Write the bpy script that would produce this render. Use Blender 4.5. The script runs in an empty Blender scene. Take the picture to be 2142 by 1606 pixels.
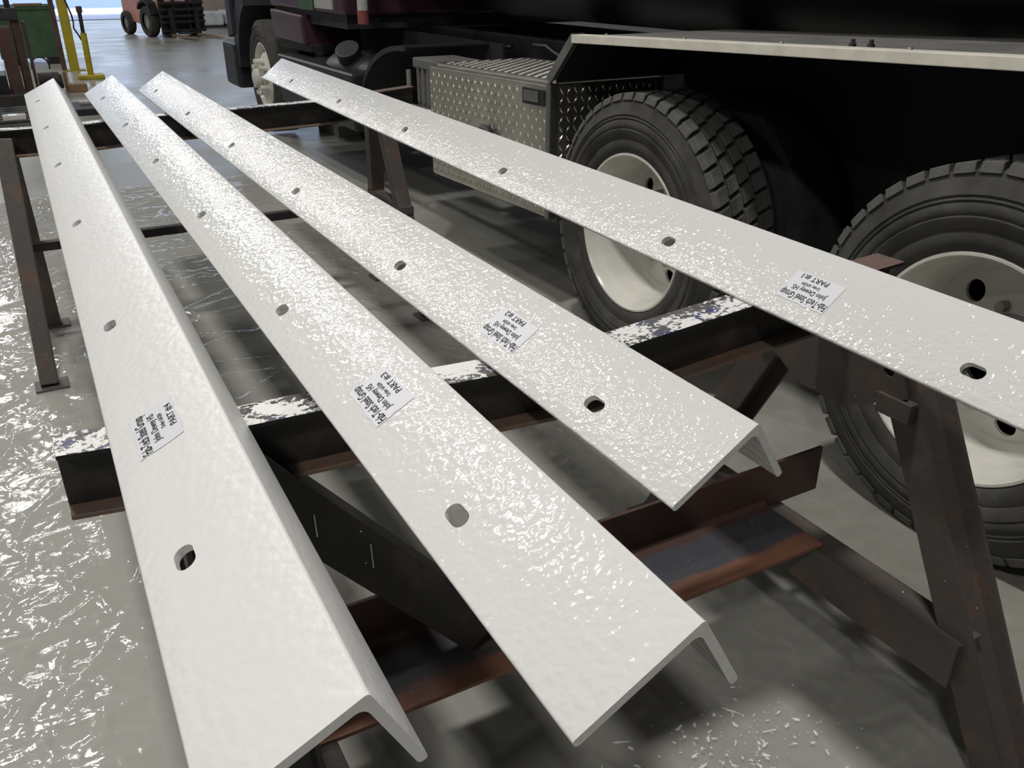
import bpy, bmesh, math, random
from mathutils import Vector, Matrix, noise

random.seed(7)
S = bpy.context.scene
C = S.collection
V = Vector

# ------------------------------------------------------------------ camera
cam = bpy.data.cameras.new('camera')
cam.sensor_width = 36.0
cam.lens = 36.0 * 1794.7 / 2142.0
cam.clip_start = 0.02
cam.clip_end = 300
cam_o = bpy.data.objects.new('camera', cam)
C.objects.link(cam_o)
cx = V((0.8724107, -0.4887704, -0.0017547))
cyu = V((0.2145836, 0.3797817, 0.8998443))
czb = V((-0.4391508, -0.7854103, 0.4362077))
m = Matrix.Identity(4)
for i in range(3):
    m[i][0], m[i][1], m[i][2] = cx[i], cyu[i], czb[i]
m.translation = V((0, 0, 1.424))
cam_o.matrix_world = m
S.camera = cam_o

# ------------------------------------------------------------------ world, lights, exposure
S.view_settings.view_transform = 'Standard'
S.view_settings.look = 'None'
S.view_settings.gamma = 1.0
S.view_settings.use_curve_mapping = False
S.view_settings.exposure = -1.0

W = bpy.data.worlds.new('sky')
S.world = W
W.use_nodes = True
bg = W.node_tree.nodes['Background']
bg.inputs[0].default_value = (0.62, 0.76, 1.0, 1)
bg.inputs[1].default_value = 3.9

def lamp(x, y, z, sx, sy, e, col=(1.0, 0.975, 0.93)):
    l = bpy.data.lights.new('high_bay_lamp', 'AREA')
    l.shape = 'RECTANGLE'; l.size = sx; l.size_y = sy; l.energy = e; l.color = col
    o = bpy.data.objects.new('high_bay_lamp', l)
    C.objects.link(o); o.location = (x, y, z)
    return o

LE = 265
lamp(0.0, 1.7, 7.0, 0.45, 0.45, 480)
for yy in (7.2, 11.6, 16.5, 22.0, 27.0):
    lamp(-1.4, yy, 7.0, 0.45, 0.9, LE)
lamp(-3.6, -3.2, 7.0, 0.45, 0.9, 430)
for yy in (4.0, 12.0):
    lamp(-8.0, yy, 7.0, 0.45, 0.9, LE * 0.6)
for yy in (-3.0, 5.0, 13.0, 21.0):
    lamp(6.5, yy, 7.0, 0.45, 0.9, LE * 0.6)

# ------------------------------------------------------------------ materials
MATS = {}
def nodes_of(name):
    mt = bpy.data.materials.new(name); mt.use_nodes = True
    nt = mt.node_tree
    return mt, nt, nt.nodes['Principled BSDF']


def ramp(nt, fac, stops, interp='LINEAR'):
    r = nt.nodes.new('ShaderNodeValToRGB')
    r.color_ramp.interpolation = interp
    el = r.color_ramp.elements
    while len(el) < len(stops):
        el.new(0.5)
    for e, (p, c) in zip(el, stops):
        e.position = p
        e.color = (c[0], c[1], c[2], 1) if len(c) == 3 else c
    nt.links.new(fac, r.inputs[0])
    return r.outputs[0]

def coords(nt, kind='Object', scale=(1, 1, 1)):
    t = nt.nodes.new('ShaderNodeTexCoord')
    mp = nt.nodes.new('ShaderNodeMapping')
    mp.inputs['Scale'].default_value = scale
    nt.links.new(t.outputs[kind], mp.inputs[0])
    return mp.outputs[0]

def noise_tex(nt, vec, scale, detail=4, rough=0.55, dist=0.0):
    n = nt.nodes.new('ShaderNodeTexNoise')
    n.inputs['Scale'].default_value = scale
    n.inputs['Detail'].default_value = detail
    n.inputs['Roughness'].default_value = rough
    n.inputs['Distortion'].default_value = dist
    nt.links.new(vec, n.inputs['Vector'])
    return n.outputs['Fac']

def bump(nt, b, h, strength, dist, normal=None):
    n = nt.nodes.new('ShaderNodeBump')
    n.inputs['Strength'].default_value = strength
    n.inputs['Distance'].default_value = dist
    nt.links.new(h, n.inputs['Height'])
    if normal is not None:
        nt.links.new(normal, n.inputs['Normal'])
    if b is not None:
        nt.links.new(n.outputs[0], b.inputs['Normal'])
    return n.outputs[0]

def mixc(nt, fac, a, b):
    n = nt.nodes.new('ShaderNodeMix'); n.data_type = 'RGBA'
    if isinstance(fac, (int, float)): n.inputs[0].default_value = fac
    else: nt.links.new(fac, n.inputs[0])
    for s, v in ((n.inputs[6], a), (n.inputs[7], b)):
        if isinstance(v, tuple): s.default_value = (v[0], v[1], v[2], 1)
        else: nt.links.new(v, s)
    return n.outputs[2]

def math_n(nt, op, a, b=None, c=None):
    n = nt.nodes.new('ShaderNodeMath'); n.operation = op
    for i, v in enumerate((a, b, c)):
        if v is None: continue
        if isinstance(v, (int, float)): n.inputs[i].default_value = v
        else: nt.links.new(v, n.inputs[i])
    return n.outputs[0]

def simple(name, col, rough=0.5, metal=0.0, var=0.25, scale=8.0, bmp=0.0, spec=0.5, coat=0.0):
    mt, nt, b = nodes_of(name)
    vec = coords(nt)
    f = noise_tex(nt, vec, scale, 5, 0.6)
    lo = tuple(max(0, c * (1 - var)) for c in col)
    hi = tuple(min(1, c * (1 + var)) for c in col)
    nt.links.new(ramp(nt, f, [(0.3, lo), (0.7, hi)]), b.inputs['Base Color'])
    b.inputs['Roughness'].default_value = rough
    b.inputs['Metallic'].default_value = metal
    b.inputs['Specular IOR Level'].default_value = spec
    b.inputs['Coat Weight'].default_value = coat
    b.inputs['Coat Roughness'].default_value = 0.08
    if bmp:
        f2 = noise_tex(nt, vec, scale * 6, 3, 0.6)
        bump(nt, b, f2, bmp, 0.004)
    MATS[name] = mt
    return mt

# glossy white enamel with an orange-peel / pebbled skin
def white_enamel(name, size, strength, rough, tint, spec):
    mt, nt, b = nodes_of(name)
    vec = coords(nt)
    f = noise_tex(nt, vec, 3.0, 3, 0.5)
    nt.links.new(ramp(nt, f, [(0.3, tuple(c * 0.97 for c in tint)), (0.7, tint)]), b.inputs['Base Color'])
    b.inputs['Roughness'].default_value = rough
    b.inputs['Specular IOR Level'].default_value = spec
    n1 = noise_tex(nt, vec, size, 1.0, 0.4, 0.0)
    n2 = noise_tex(nt, vec, size * 0.33, 2.0, 0.5)
    h = math_n(nt, 'ADD', n1, math_n(nt, 'MULTIPLY', n2, 1.2))
    bump(nt, b, h, strength, 0.004)
    MATS[name] = mt
    return mt

white_enamel('enamel_pebbled', 125, 0.42, 0.09, (0.69, 0.69, 0.675), 0.40)
white_enamel('enamel_wavy', 105, 0.32, 0.11, (0.72, 0.72, 0.705), 0.36)
white_enamel('enamel_smooth', 85, 0.24, 0.34, (0.76, 0.76, 0.75), 0.3)

simple('sticker_paper', (0.71, 0.71, 0.755), 0.45, var=0.03)
simple('label_ink', (0.02, 0.02, 0.025), 0.6, var=0.1)
simple('rubber', (0.030, 0.030, 0.032), 0.75, var=0.35, scale=14, bmp=0.25)
simple('rubber_tread', (0.085, 0.083, 0.076), 0.85, var=0.4, scale=9, bmp=0.25)
simple('rubber_dusty', (0.050, 0.048, 0.044), 0.85, var=0.45, scale=9, bmp=0.25)
simple('black_plastic', (0.016, 0.017, 0.022), 0.45, var=0.3, scale=12, bmp=0.1)
simple('black_paint', (0.010, 0.010, 0.013), 0.5, var=0.4, scale=10)
simple('tank_paint', (0.010, 0.012, 0.022), 0.32, var=0.3, scale=4)
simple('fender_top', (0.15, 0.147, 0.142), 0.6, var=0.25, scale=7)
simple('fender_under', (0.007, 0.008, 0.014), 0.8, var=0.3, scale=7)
simple('maroon_paint', (0.050, 0.020, 0.030), 0.3, var=0.15, scale=3, coat=0.4)
simple('rim_white', (0.66, 0.645, 0.59), 0.25, var=0.10, scale=6, coat=0.3)
simple('rim_grey', (0.34, 0.34, 0.33), 0.45, var=0.15, scale=8)
simple('trim_alu', (0.86, 0.83, 0.72), 0.42, metal=0.25, var=0.10, scale=14)
simple('alu_plate', (0.66, 0.64, 0.58), 0.27, metal=0.92, var=0.16, scale=5)
simple('alu_dark', (0.40, 0.40, 0.39), 0.34, metal=0.95, var=0.2, scale=6)
simple('steel_bolt', (0.35, 0.34, 0.32), 0.45, metal=0.8, var=0.2)
simple('yellow_paint', (0.42, 0.34, 0.02), 0.5, var=0.18, scale=5)
simple('green_paint', (0.040, 0.095, 0.045), 0.55, var=0.35, scale=3)
simple('forklift_orange', (0.62, 0.30, 0.24), 0.5, var=0.12, scale=3)
simple('dark_steel', (0.035, 0.033, 0.034), 0.55, metal=0.3, var=0.4, scale=9)
simple('brown_steel', (0.085, 0.045, 0.035), 0.7, var=0.35, scale=6)
simple('wood', (0.24, 0.15, 0.085), 0.75, var=0.3, scale=9)
simple('grey_wood', (0.20, 0.195, 0.17), 0.8, var=0.25, scale=9)
simple('beige_panel', (0.47, 0.41, 0.36), 0.6, var=0.06, scale=2)
simple('wrap_film', (0.80, 0.86, 0.90), 0.25, var=0.12, scale=6, bmp=0.4)
simple('reflector_white', (0.42, 0.42, 0.41), 0.4, var=0.25, scale=30)
simple('reflector_red', (0.20, 0.06, 0.055), 0.4, var=0.4, scale=30)
simple('grey_box', (0.12, 0.12, 0.115), 0.6, var=0.2, scale=6)
simple('wall_panel', (0.20, 0.20, 0.20), 0.7, var=0.06, scale=1)
simple('ceiling_panel', (0.16, 0.16, 0.16), 0.7, var=0.05, scale=1)
simple('black_grip', (0.03, 0.03, 0.035), 0.5, var=0.3)

# rusty painted steel of the trestles
def rusty(name, base, rust, amount):
    mt, nt, b = nodes_of(name)
    vec = coords(nt)
    f1 = noise_tex(nt, vec, 9, 6, 0.65, 0.4)
    f2 = noise_tex(nt, vec, 60, 4, 0.6)
    c1 = ramp(nt, f1, [(amount - 0.08, base), (amount + 0.10, rust)])
    c2 = mixc(nt, ramp(nt, f2, [(0.35, (0, 0, 0)), (0.75, (0.4, 0.4, 0.4))]), c1, tuple(x * 0.5 for x in rust))
    # small splashes of white paint
    vo = nt.nodes.new('ShaderNodeTexVoronoi'); vo.inputs['Scale'].default_value = 34
    nt.links.new(vec, vo.inputs['Vector'])
    sp = noise_tex(nt, vec, 7, 2)
    thr = math_n(nt, 'MULTIPLY', sp, 0.16)
    dot = math_n(nt, 'LESS_THAN', vo.outputs['Distance'], math_n(nt, 'SUBTRACT', thr, 0.045))
    c3 = mixc(nt, dot, c2, (0.72, 0.72, 0.72))
    nt.links.new(c3, b.inputs['Base Color'])
    b.inputs['Roughness'].default_value = 0.55
    bump(nt, b, f2, 0.35, 0.003)
    MATS[name] = mt
rusty('trestle_steel', (0.020, 0.019, 0.020), (0.065, 0.046, 0.034), 0.60)
rusty('trestle_rust', (0.088, 0.080, 0.076), (0.155, 0.090, 0.060), 0.60)
rusty('trestle_flange_lit', (0.16, 0.125, 0.10), (0.20, 0.12, 0.085), 0.55)  # rusty brown lightened to paint in the light on the bottom flange
rusty('shelf_steel', (0.064, 0.070, 0.088), (0.110, 0.080, 0.060), 0.62)
def shelf_primer():
    # a band of orange-brown primer along the front edge and a red-brown upturned leg
    mt = MATS['shelf_steel']; nt = mt.node_tree; b = nt.nodes['Principled BSDF']
    src = b.inputs['Base Color'].links[0].from_socket
    t = nt.nodes.new('ShaderNodeTexCoord'); sep = nt.nodes.new('ShaderNodeSeparateXYZ')
    nt.links.new(t.outputs['Object'], sep.inputs[0])
    vec = coords(nt, 'Object', (1.0, 6.0, 6.0))
    f = noise_tex(nt, vec, 6, 4, 0.6)
    yy = math_n(nt, 'ADD', math_n(nt, 'ADD', sep.outputs[1], math_n(nt, 'MULTIPLY', sep.outputs[0], 0.0214)), math_n(nt, 'MULTIPLY', math_n(nt, 'SUBTRACT', f, 0.5), 0.07))
    fr = ramp(nt, math_n(nt, 'MULTIPLY', math_n(nt, 'SUBTRACT', yy, 1.0), 4.0), [(0.26, (1, 1, 1)), (0.36, (0, 0, 0))])
    bk = ramp(nt, math_n(nt, 'MULTIPLY', math_n(nt, 'SUBTRACT', yy, 1.0), 4.0), [(0.66, (0, 0, 0)), (0.74, (1, 1, 1))])
    c = mixc(nt, fr, src, (0.25, 0.115, 0.075))
    c = mixc(nt, bk, c, (0.085, 0.045, 0.036))
    nt.links.new(c, b.inputs['Base Color'])
shelf_primer()

# top flange of the trestle beams: black steel under patches of dried white paint
def overspray(name, amt=0.50):
    mt, nt, b = nodes_of(name)
    vec = coords(nt)
    f1 = noise_tex(nt, vec, 12, 5, 0.6, 0.6)
    f2 = noise_tex(nt, vec, 110, 4, 0.65)
    geo = nt.nodes.new('ShaderNodeNewGeometry')
    sep = nt.nodes.new('ShaderNodeSeparateXYZ'); nt.links.new(geo.outputs['Normal'], sep.inputs[0])
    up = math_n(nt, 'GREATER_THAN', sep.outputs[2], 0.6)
    h = math_n(nt, 'ADD', f1, math_n(nt, 'MULTIPLY', math_n(nt, 'SUBTRACT', f2, 0.5), 0.8))
    wmask = ramp(nt, h, [(amt - 0.035, (0, 0, 0)), (amt, (1, 1, 1))])
    f3 = noise_tex(nt, vec, 17, 3)
    under = ramp(nt, f3, [(0.35, (0.05, 0.045, 0.045)), (0.50, (0.12, 0.115, 0.11)), (0.60, (0.06, 0.07, 0.19)), (0.74, (0.19, 0.08, 0.07))])
    top = mixc(nt, wmask, under, (0.80, 0.80, 0.78))
    sx = nt.nodes.new('ShaderNodeSeparateXYZ'); nt.links.new(vec, sx.inputs[0])
    endm = math_n(nt, 'GREATER_THAN', math_n(nt, 'ADD', sx.outputs[0], math_n(nt, 'MULTIPLY', f1, 0.1)), 1.40)
    top = mixc(nt, endm, top, (0.17, 0.115, 0.10))
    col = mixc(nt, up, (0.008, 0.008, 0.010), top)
    nt.links.new(col, b.inputs['Base Color'])
    b.inputs['Roughness'].default_value = 0.5
    hh = math_n(nt, 'ADD', math_n(nt, 'MULTIPLY', wmask, 1.0), math_n(nt, 'MULTIPLY', f2, 0.4))
    bump(nt, b, hh, 0.6, 0.002)
    MATS[name] = mt
overspray('beam_overspray', 0.495)

# concrete
def concrete():
    mt, nt, b = nodes_of('concrete')
    vec = coords(nt)
    f1 = noise_tex(nt, vec, 0.9, 6, 0.6, 0.3)
    f2 = noise_tex(nt, vec, 14, 6, 0.65)
    f = math_n(nt, 'ADD', math_n(nt, 'MULTIPLY', f1, 0.7), math_n(nt, 'MULTIPLY', f2, 0.3))
    col = ramp(nt, f, [(0.30, (0.20, 0.195, 0.165)), (0.52, (0.30, 0.295, 0.26)), (0.72, (0.39, 0.385, 0.35))])
    nt.links.new(col, b.inputs['Base Color'])
    nt.links.new(ramp(nt, f1, [(0.3, (0.22,) * 3), (0.7, (0.42,) * 3)]), b.inputs['Roughness'])
    bump(nt, b, f2, 0.08, 0.004)
    MATS['concrete'] = mt
concrete()

def outside_ground():
    mt, nt, b = nodes_of('outside_ground')
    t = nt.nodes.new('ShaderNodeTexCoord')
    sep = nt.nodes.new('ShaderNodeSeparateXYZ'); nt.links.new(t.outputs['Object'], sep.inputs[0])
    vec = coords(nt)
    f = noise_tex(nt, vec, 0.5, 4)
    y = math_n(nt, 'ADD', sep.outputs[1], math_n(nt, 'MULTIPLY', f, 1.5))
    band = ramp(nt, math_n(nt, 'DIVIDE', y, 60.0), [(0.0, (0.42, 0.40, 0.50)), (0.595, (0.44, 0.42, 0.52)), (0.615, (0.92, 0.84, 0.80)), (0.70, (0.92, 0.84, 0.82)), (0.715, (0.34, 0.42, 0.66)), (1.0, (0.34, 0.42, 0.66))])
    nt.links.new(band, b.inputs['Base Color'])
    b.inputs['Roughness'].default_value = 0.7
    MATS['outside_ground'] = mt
outside_ground()

# clear polythene film
def film():
    mt = bpy.data.materials.new('clear_film'); mt.use_nodes = True
    nt = mt.node_tree; nt.nodes.clear()
    out = nt.nodes.new('ShaderNodeOutputMaterial')
    tr = nt.nodes.new('ShaderNodeBsdfTransparent'); tr.inputs[0].default_value = (0.96, 0.96, 0.95, 1)
    gl = nt.nodes.new('ShaderNodeBsdfGlossy'); gl.inputs['Roughness'].default_value = 0.075
    df = nt.nodes.new('ShaderNodeBsdfDiffuse'); df.inputs[0].default_value = (0.66, 0.655, 0.61, 1)
    vec = coords(nt)
    h = noise_tex(nt, vec, 22, 3, 0.5, 1.2)
    bn = nt.nodes.new('ShaderNodeBump'); bn.inputs['Strength'].default_value = 0.10; bn.inputs['Distance'].default_value = 0.01
    nt.links.new(h, bn.inputs['Height'])
    nt.links.new(bn.outputs[0], gl.inputs['Normal'])
    fr = nt.nodes.new('ShaderNodeFresnel'); fr.inputs[0].default_value = 1.5
    nt.links.new(bn.outputs[0], fr.inputs['Normal'])
    m1 = nt.nodes.new('ShaderNodeMixShader'); m1.inputs[0].default_value = 0.36
    nt.links.new(tr.outputs[0], m1.inputs[1]); nt.links.new(df.outputs[0], m1.inputs[2])
    m2 = nt.nodes.new('ShaderNodeMixShader')
    nt.links.new(math_n(nt, 'ADD', math_n(nt, 'MULTIPLY', fr.outputs[0], 0.62), 0.006), m2.inputs[0])
    nt.links.new(m1.outputs[0], m2.inputs[1]); nt.links.new(gl.outputs[0], m2.inputs[2])
    nt.links.new(m2.outputs[0], out.inputs['Surface'])
    MATS['clear_film'] = mt
film()

# ------------------------------------------------------------------ mesh helpers
class MB:
    def __init__(s):
        s.v = []; s.f = []
    def add(s, vs, fs):
        o = len(s.v)
        s.v += [tuple(p) for p in vs]
        s.f += [tuple(i + o for i in f) for f in fs]
        return s
    def box(s, a, b):
        (x0, y0, z0), (x1, y1, z1) = a, b
        return s.add([(x0, y0, z0), (x1, y0, z0), (x1, y1, z0), (x0, y1, z0), (x0, y0, z1), (x1, y0, z1), (x1, y1, z1), (x0, y1, z1)],
                     [(0, 3, 2, 1), (4, 5, 6, 7), (0, 1, 5, 4), (1, 2, 6, 5), (2, 3, 7, 6), (3, 0, 4, 7)])
    def sweep(s, prof, path, U, Vv, caps=True):
        """profile (u,v) swept through the points of path; U,V fixed frame vectors"""
        U, Vv = V(U), V(Vv); n = len(prof); vs = []
        for p in path:
            p = V(p)
            vs += [p + U * a + Vv * b for a, b in prof]
        fs = []
        for k in range(len(path) - 1):
            for i in range(n):
                j = (i + 1) % n
                fs.append((k * n + i, k * n + j, (k + 1) * n + j, (k + 1) * n + i))
        if caps:
            fs.append(tuple(range(n - 1, -1, -1)))
            fs.append(tuple((len(path) - 1) * n + i for i in range(n)))
        return s.add(vs, fs)
    def tube(s, a, b, r, n=14, r2=None, caps=True):
        a, b = V(a), V(b); d = (b - a).normalized()
        U = d.orthogonal().normalized(); W_ = d.cross(U); r2 = r if r2 is None else r2
        vs = []
        for p, rr in ((a, r), (b, r2)):
            for k in range(n):
                t = 2 * math.pi * k / n
                vs.append(p + U * (rr * math.cos(t)) + W_ * (rr * math.sin(t)))
        fs = [(k, (k + 1) % n, n + (k + 1) % n, n + k) for k in range(n)]
        if caps:
            fs += [tuple(range(n - 1, -1, -1)), tuple(range(n, 2 * n))]
        return s.add(vs, fs)
    def hose(s, pts, r, n=8):
        vs = []; fs = []
        pts = [V(p) for p in pts]
        for k, p in enumerate(pts):
            d = (pts[min(k + 1, len(pts) - 1)] - pts[max(k - 1, 0)]).normalized()
            U = d.cross(V((0.13, 0.21, 0.97)))
            U = U.normalized() if U.length > 1e-4 else V((1, 0, 0))
            W_ = d.cross(U)
            vs += [p + U * (r * math.cos(2 * math.pi * i / n)) + W_ * (r * math.sin(2 * math.pi * i / n)) for i in range(n)]
        for k in range(len(pts) - 1):
            fs += [(k * n + i, k * n + (i + 1) % n, (k + 1) * n + (i + 1) % n, (k + 1) * n + i) for i in range(n)]
        fs += [tuple(range(n - 1, -1, -1)), tuple((len(pts) - 1) * n + i for i in range(n))]
        return s.add(vs, fs)
    def lathe_x(s, prof, c, n=64, closed=False):
        """profile (r, x) turned round an axis parallel to world x through c"""
        c = V(c); vs = []; fs = []; k = len(prof)
        for i in range(n):
            t = 2 * math.pi * i / n
            for r, x in prof:
                vs.append((c.x + x, c.y + r * math.cos(t), c.z + r * math.sin(t)))
        for i in range(n):
            j = (i + 1) % n
            for q in range(k if closed else k - 1):
                q2 = (q + 1) % k
                fs.append((i * k + q, j * k + q, j * k + q2, i * k + q2))
        return s.add(vs, fs)

def link(name, me, mat, parent, smooth=False):
    if mat: me.materials.append(MATS[mat])
    o = bpy.data.objects.new(name, me); C.objects.link(o)
    if parent is not None:
        o.parent = parent
        if parent.type == 'EMPTY' and parent.get('world_parts'):
            o.matrix_parent_inverse = parent['world_parts'] and Matrix.Translation(-V(parent.location))
    if smooth:
        for p in me.polygons: p.use_smooth = True
    return o

def build(name, mb, mat, parent=None, smooth=False, bevel=0.0, seg=2, sharp=40, loc=None):
    me = bpy.data.meshes.new(name)
    me.from_pydata(mb.v, [], mb.f); me.validate()
    bm = bmesh.new(); bm.from_mesh(me)
    bmesh.ops.recalc_face_normals(bm, faces=bm.faces)
    if bevel > 0:
        bmesh.ops.remove_doubles(bm, verts=bm.verts, dist=1e-5)
        ed = [e for e in bm.edges if len(e.link_faces) == 2 and e.calc_face_angle(0) > math.radians(sharp)]
        bmesh.ops.bevel(bm, geom=ed, offset=bevel, segments=seg, profile=0.6, affect='EDGES', clamp_overlap=True)
    bm.to_mesh(me); bm.free()
    o = link(name, me, mat, parent)
    if smooth:
        for p in me.polygons: p.use_smooth = True
        me.set_sharp_from_angle(angle=math.radians(smooth if smooth is not True else 38))
    return o

def thing(name, label, cat, loc, group=None):
    o = bpy.data.objects.new(name, None); C.objects.link(o)
    o.location = loc; o.empty_display_size = 0.1
    o['label'] = label; o['category'] = cat
    o['world_parts'] = 1
    if group: o['group'] = group
    return o

def tag(o, label, cat, group=None):
    o['label'] = label; o['category'] = cat
    if group: o['group'] = group
    return o

def struct(o):
    o['kind'] = 'structure'
    return o

def cut(o, cutter_mb):
    me = bpy.data.meshes.new('cutter'); me.from_pydata(cutter_mb.v, [], cutter_mb.f)
    bm = bmesh.new(); bm.from_mesh(me); bmesh.ops.recalc_face_normals(bm, faces=bm.faces); bm.to_mesh(me); bm.free()
    c = bpy.data.objects.new('cutter', me); C.objects.link(c)
    c.matrix_world = o.matrix_world.copy()
    par, inv = o.parent, o.matrix_parent_inverse.copy()
    o.parent = None
    md = o.modifiers.new('cut', 'BOOLEAN'); md.object = c; md.operation = 'DIFFERENCE'; md.solver = 'EXACT'
    c.matrix_world = Matrix.Identity(4)
    bpy.context.view_layer.update()
    dg = bpy.context.evaluated_depsgraph_get()
    new = bpy.data.meshes.new_from_object(o.evaluated_get(dg))
    o.modifiers.clear(); old = o.data; nm = old.name; o.data = new
    bpy.data.meshes.remove(old); new.name = nm
    bpy.data.objects.remove(c); bpy.data.meshes.remove(me)
    o.parent = par; o.matrix_parent_inverse = inv
    return o

# ------------------------------------------------------------------ the hall
struct(build('floor', MB().add([(-10, -7, 0), (13, -7, 0), (13, 31.5, 0), (-10, 31.5, 0)], [(0, 1, 2, 3)]), 'concrete'))
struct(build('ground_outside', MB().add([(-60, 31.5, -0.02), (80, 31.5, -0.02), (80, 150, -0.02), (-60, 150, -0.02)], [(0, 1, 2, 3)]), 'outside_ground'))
struct(build('trim_1', MB().box((-2.5, 31.3, 0.0), (11.5, 31.6, 0.012)), 'dark_steel'))
struct(build('wall_left', MB().box((-10.2, -7, 0), (-10, 31.5, 7.8)), 'wall_panel'))
struct(build('wall_right', MB().box((13, -7, 0), (13.2, 31.5, 7.8)), 'wall_panel'))
struct(build('wall_rear', MB().box((-10, -7.2, 0), (13, -7, 7.8)), 'wall_panel'))
struct(build('wall_front', MB().box((-10, 31.5, 0), (-2.5, 31.7, 7.8)).box((11.5, 31.5, 0), (13, 31.7, 7.8)).box((-2.5, 31.5, 5.2), (11.5, 31.7, 7.8)), 'wall_panel'))
struct(build('ceiling', MB().box((-10, -7, 7.8), (13, 31.5, 8.0)), 'ceiling_panel'))

# ------------------------------------------------------------------ white steel angles
def arc(cx_, cy_, r, a0, a1, n):
    return [(cx_ + r * math.cos(math.radians(a0 + (a1 - a0) * i / n)), cy_ + r * math.sin(math.radians(a0 + (a1 - a0) * i / n))) for i in range(n + 1)]

def angle_profile(L1, L2, t):
    # ridge at the origin; long leg runs to -x, short leg hangs to -z
    p = arc(-0.004, -0.004, 0.004, 90, 0, 4)                       # ridge
    p += arc(-0.0035, -L2 + 0.0035, 0.0035, 0, -90, 3)
    p += arc(-t + 0.0045, -L2 + 0.0045, 0.0045, -90, -180, 3)
    p += arc(-t - 0.009, -t - 0.009, 0.009, 0, 90, 4)              # root fillet
    p += arc(-L1 + 0.0045, -t + 0.0045, 0.0045, -90, -180, 3)
    p += arc(-L1 + 0.0035, -0.0035, 0.0035, 180, 90, 3)
    return p

def text_mesh(lines):
    """lines: (string, width, height, centre x, base y) -> MB of flat lettering"""
    out = MB()
    for s_, w, h, x0, y0 in lines:
        cu = bpy.data.curves.new('txt', 'FONT'); cu.body = s_; cu.resolution_u = 3; cu.offset = 0.014
        o = bpy.data.objects.new('txt', cu); C.objects.link(o)
        bpy.context.view_layer.update()
        me = bpy.data.meshes.new_from_object(o.evaluated_get(bpy.context.evaluated_depsgraph_get()))
        xs = [v.co.x for v in me.vertices]; mx, mn = max(xs), min(xs)
        k = w / (mx - mn); kh = h / 0.70
        out.add([((v.co.x - (mx + mn) / 2) * k + x0, v.co.y * kh + y0, 0) for v in me.vertices], [tuple(p.vertices) for p in me.polygons])
        bpy.data.objects.remove(o); bpy.data.curves.remove(cu); bpy.data.meshes.remove(me)
    return out

T_ANG = 0.0095
def steel_angle(nr, nl, fr, L1, L2, slots, lab, label, mat, part_no):
    nr, nl, fr = V(nr), V(nl), V(fr)
    u = (fr - nr).normalized(); length = (fr - nr).length
    w = (nl - nr); w = (w - u * w.dot(u)).normalized()
    n = u.cross(w)
    t = thing('steel_angle', label, 'steel angle', (0, 0, 0), 'white steel angles laid across the trestles')
    t['world_parts'] = 0
    mt = Matrix.Identity(4)
    for i in range(3):
        mt[i][0], mt[i][1], mt[i][2] = -w[i], u[i], n[i]
    mt.translation = nr
    prof = angle_profile(L1, L2, T_ANG)
    mb = MB().sweep(prof, [(0, 0, 0), (0, 0.0012, 0), (0, length - 0.0012, 0), (0, length, 0)], (1, 0, 0), (0, 0, 1))
    k = len(prof)
    # soften both sawn ends a little
    cxm = -L1 * 0.35; 
    body = build('angle_body', mb, mat, None)
    cu = MB()
    for s_ in slots:
        pts = arc(-0.098, s_ + 0.0075, 0.0108, 0, 180, 8) + arc(-0.098, s_ - 0.0075, 0.0108, 180, 360, 8)
        q = len(pts)
        cu.add([(x, y, -0.03) for x, y in pts] + [(x, y, 0.03) for x, y in pts],
               [(i, (i + 1) % q, q + (i + 1) % q, q + i) for i in range(q)] + [tuple(range(q - 1, -1, -1)), tuple(range(q, 2 * q))])
    cut(body, cu)
    me = body.data
    for p in me.polygons: p.use_smooth = True
    me.set_sharp_from_angle(angle=math.radians(35))
    body.parent = t
    # paper label with lettering that reads along the bar, its head towards the free edge
    s_, w_ = lab
    hw, hh = 0.030, 0.0530
    lb = MB()
    nx, ny = 6, 10
    random.seed(part_no)
    vs = []
    for i in range(nx + 1):
        for j in range(ny + 1):
            ex = (i in (0, nx)) * random.uniform(-0.0012, 0.0012); ey = (j in (0, ny)) * random.uniform(-0.0015, 0.0015)
            vs.append((-w_ - hw + 2 * hw * i / nx + ex, s_ - hh + 2 * hh * j / ny + ey, 0.0007))
    fs = [(i * (ny + 1) + j, (i + 1) * (ny + 1) + j, (i + 1) * (ny + 1) + j + 1, i * (ny + 1) + j + 1) for i in range(nx) for j in range(ny)]
    o_ = len(vs)
    lb.add(vs, fs)
    lb.add([(x, y, 0.0) for x, y, z in vs], [tuple(reversed(f)) for f in fs])
    st = build('paper_label', lb, 'sticker_paper', t)
    st['label'] = 'small white printed paper label'
    tx = text_mesh([('Fab-Tech Steel Group', 0.101, 0.0135, 0.0, 0.0125), ('John Dewey HS', 0.074, 0.0095, 0.0, -0.0015),
                    ('Order: 6/A204', 0.040, 0.0060, 0.006, -0.0115), ('PART #:%d' % part_no, 0.058, 0.0095, 0.008, -0.0265)])
    tm = MB().add([(-w_ - y, s_ + x, 0.00105) for x, y, z in tx.v], tx.f)
    build('lettering', tm, 'label_ink', st)
    t.matrix_world = mt
    return t

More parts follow.
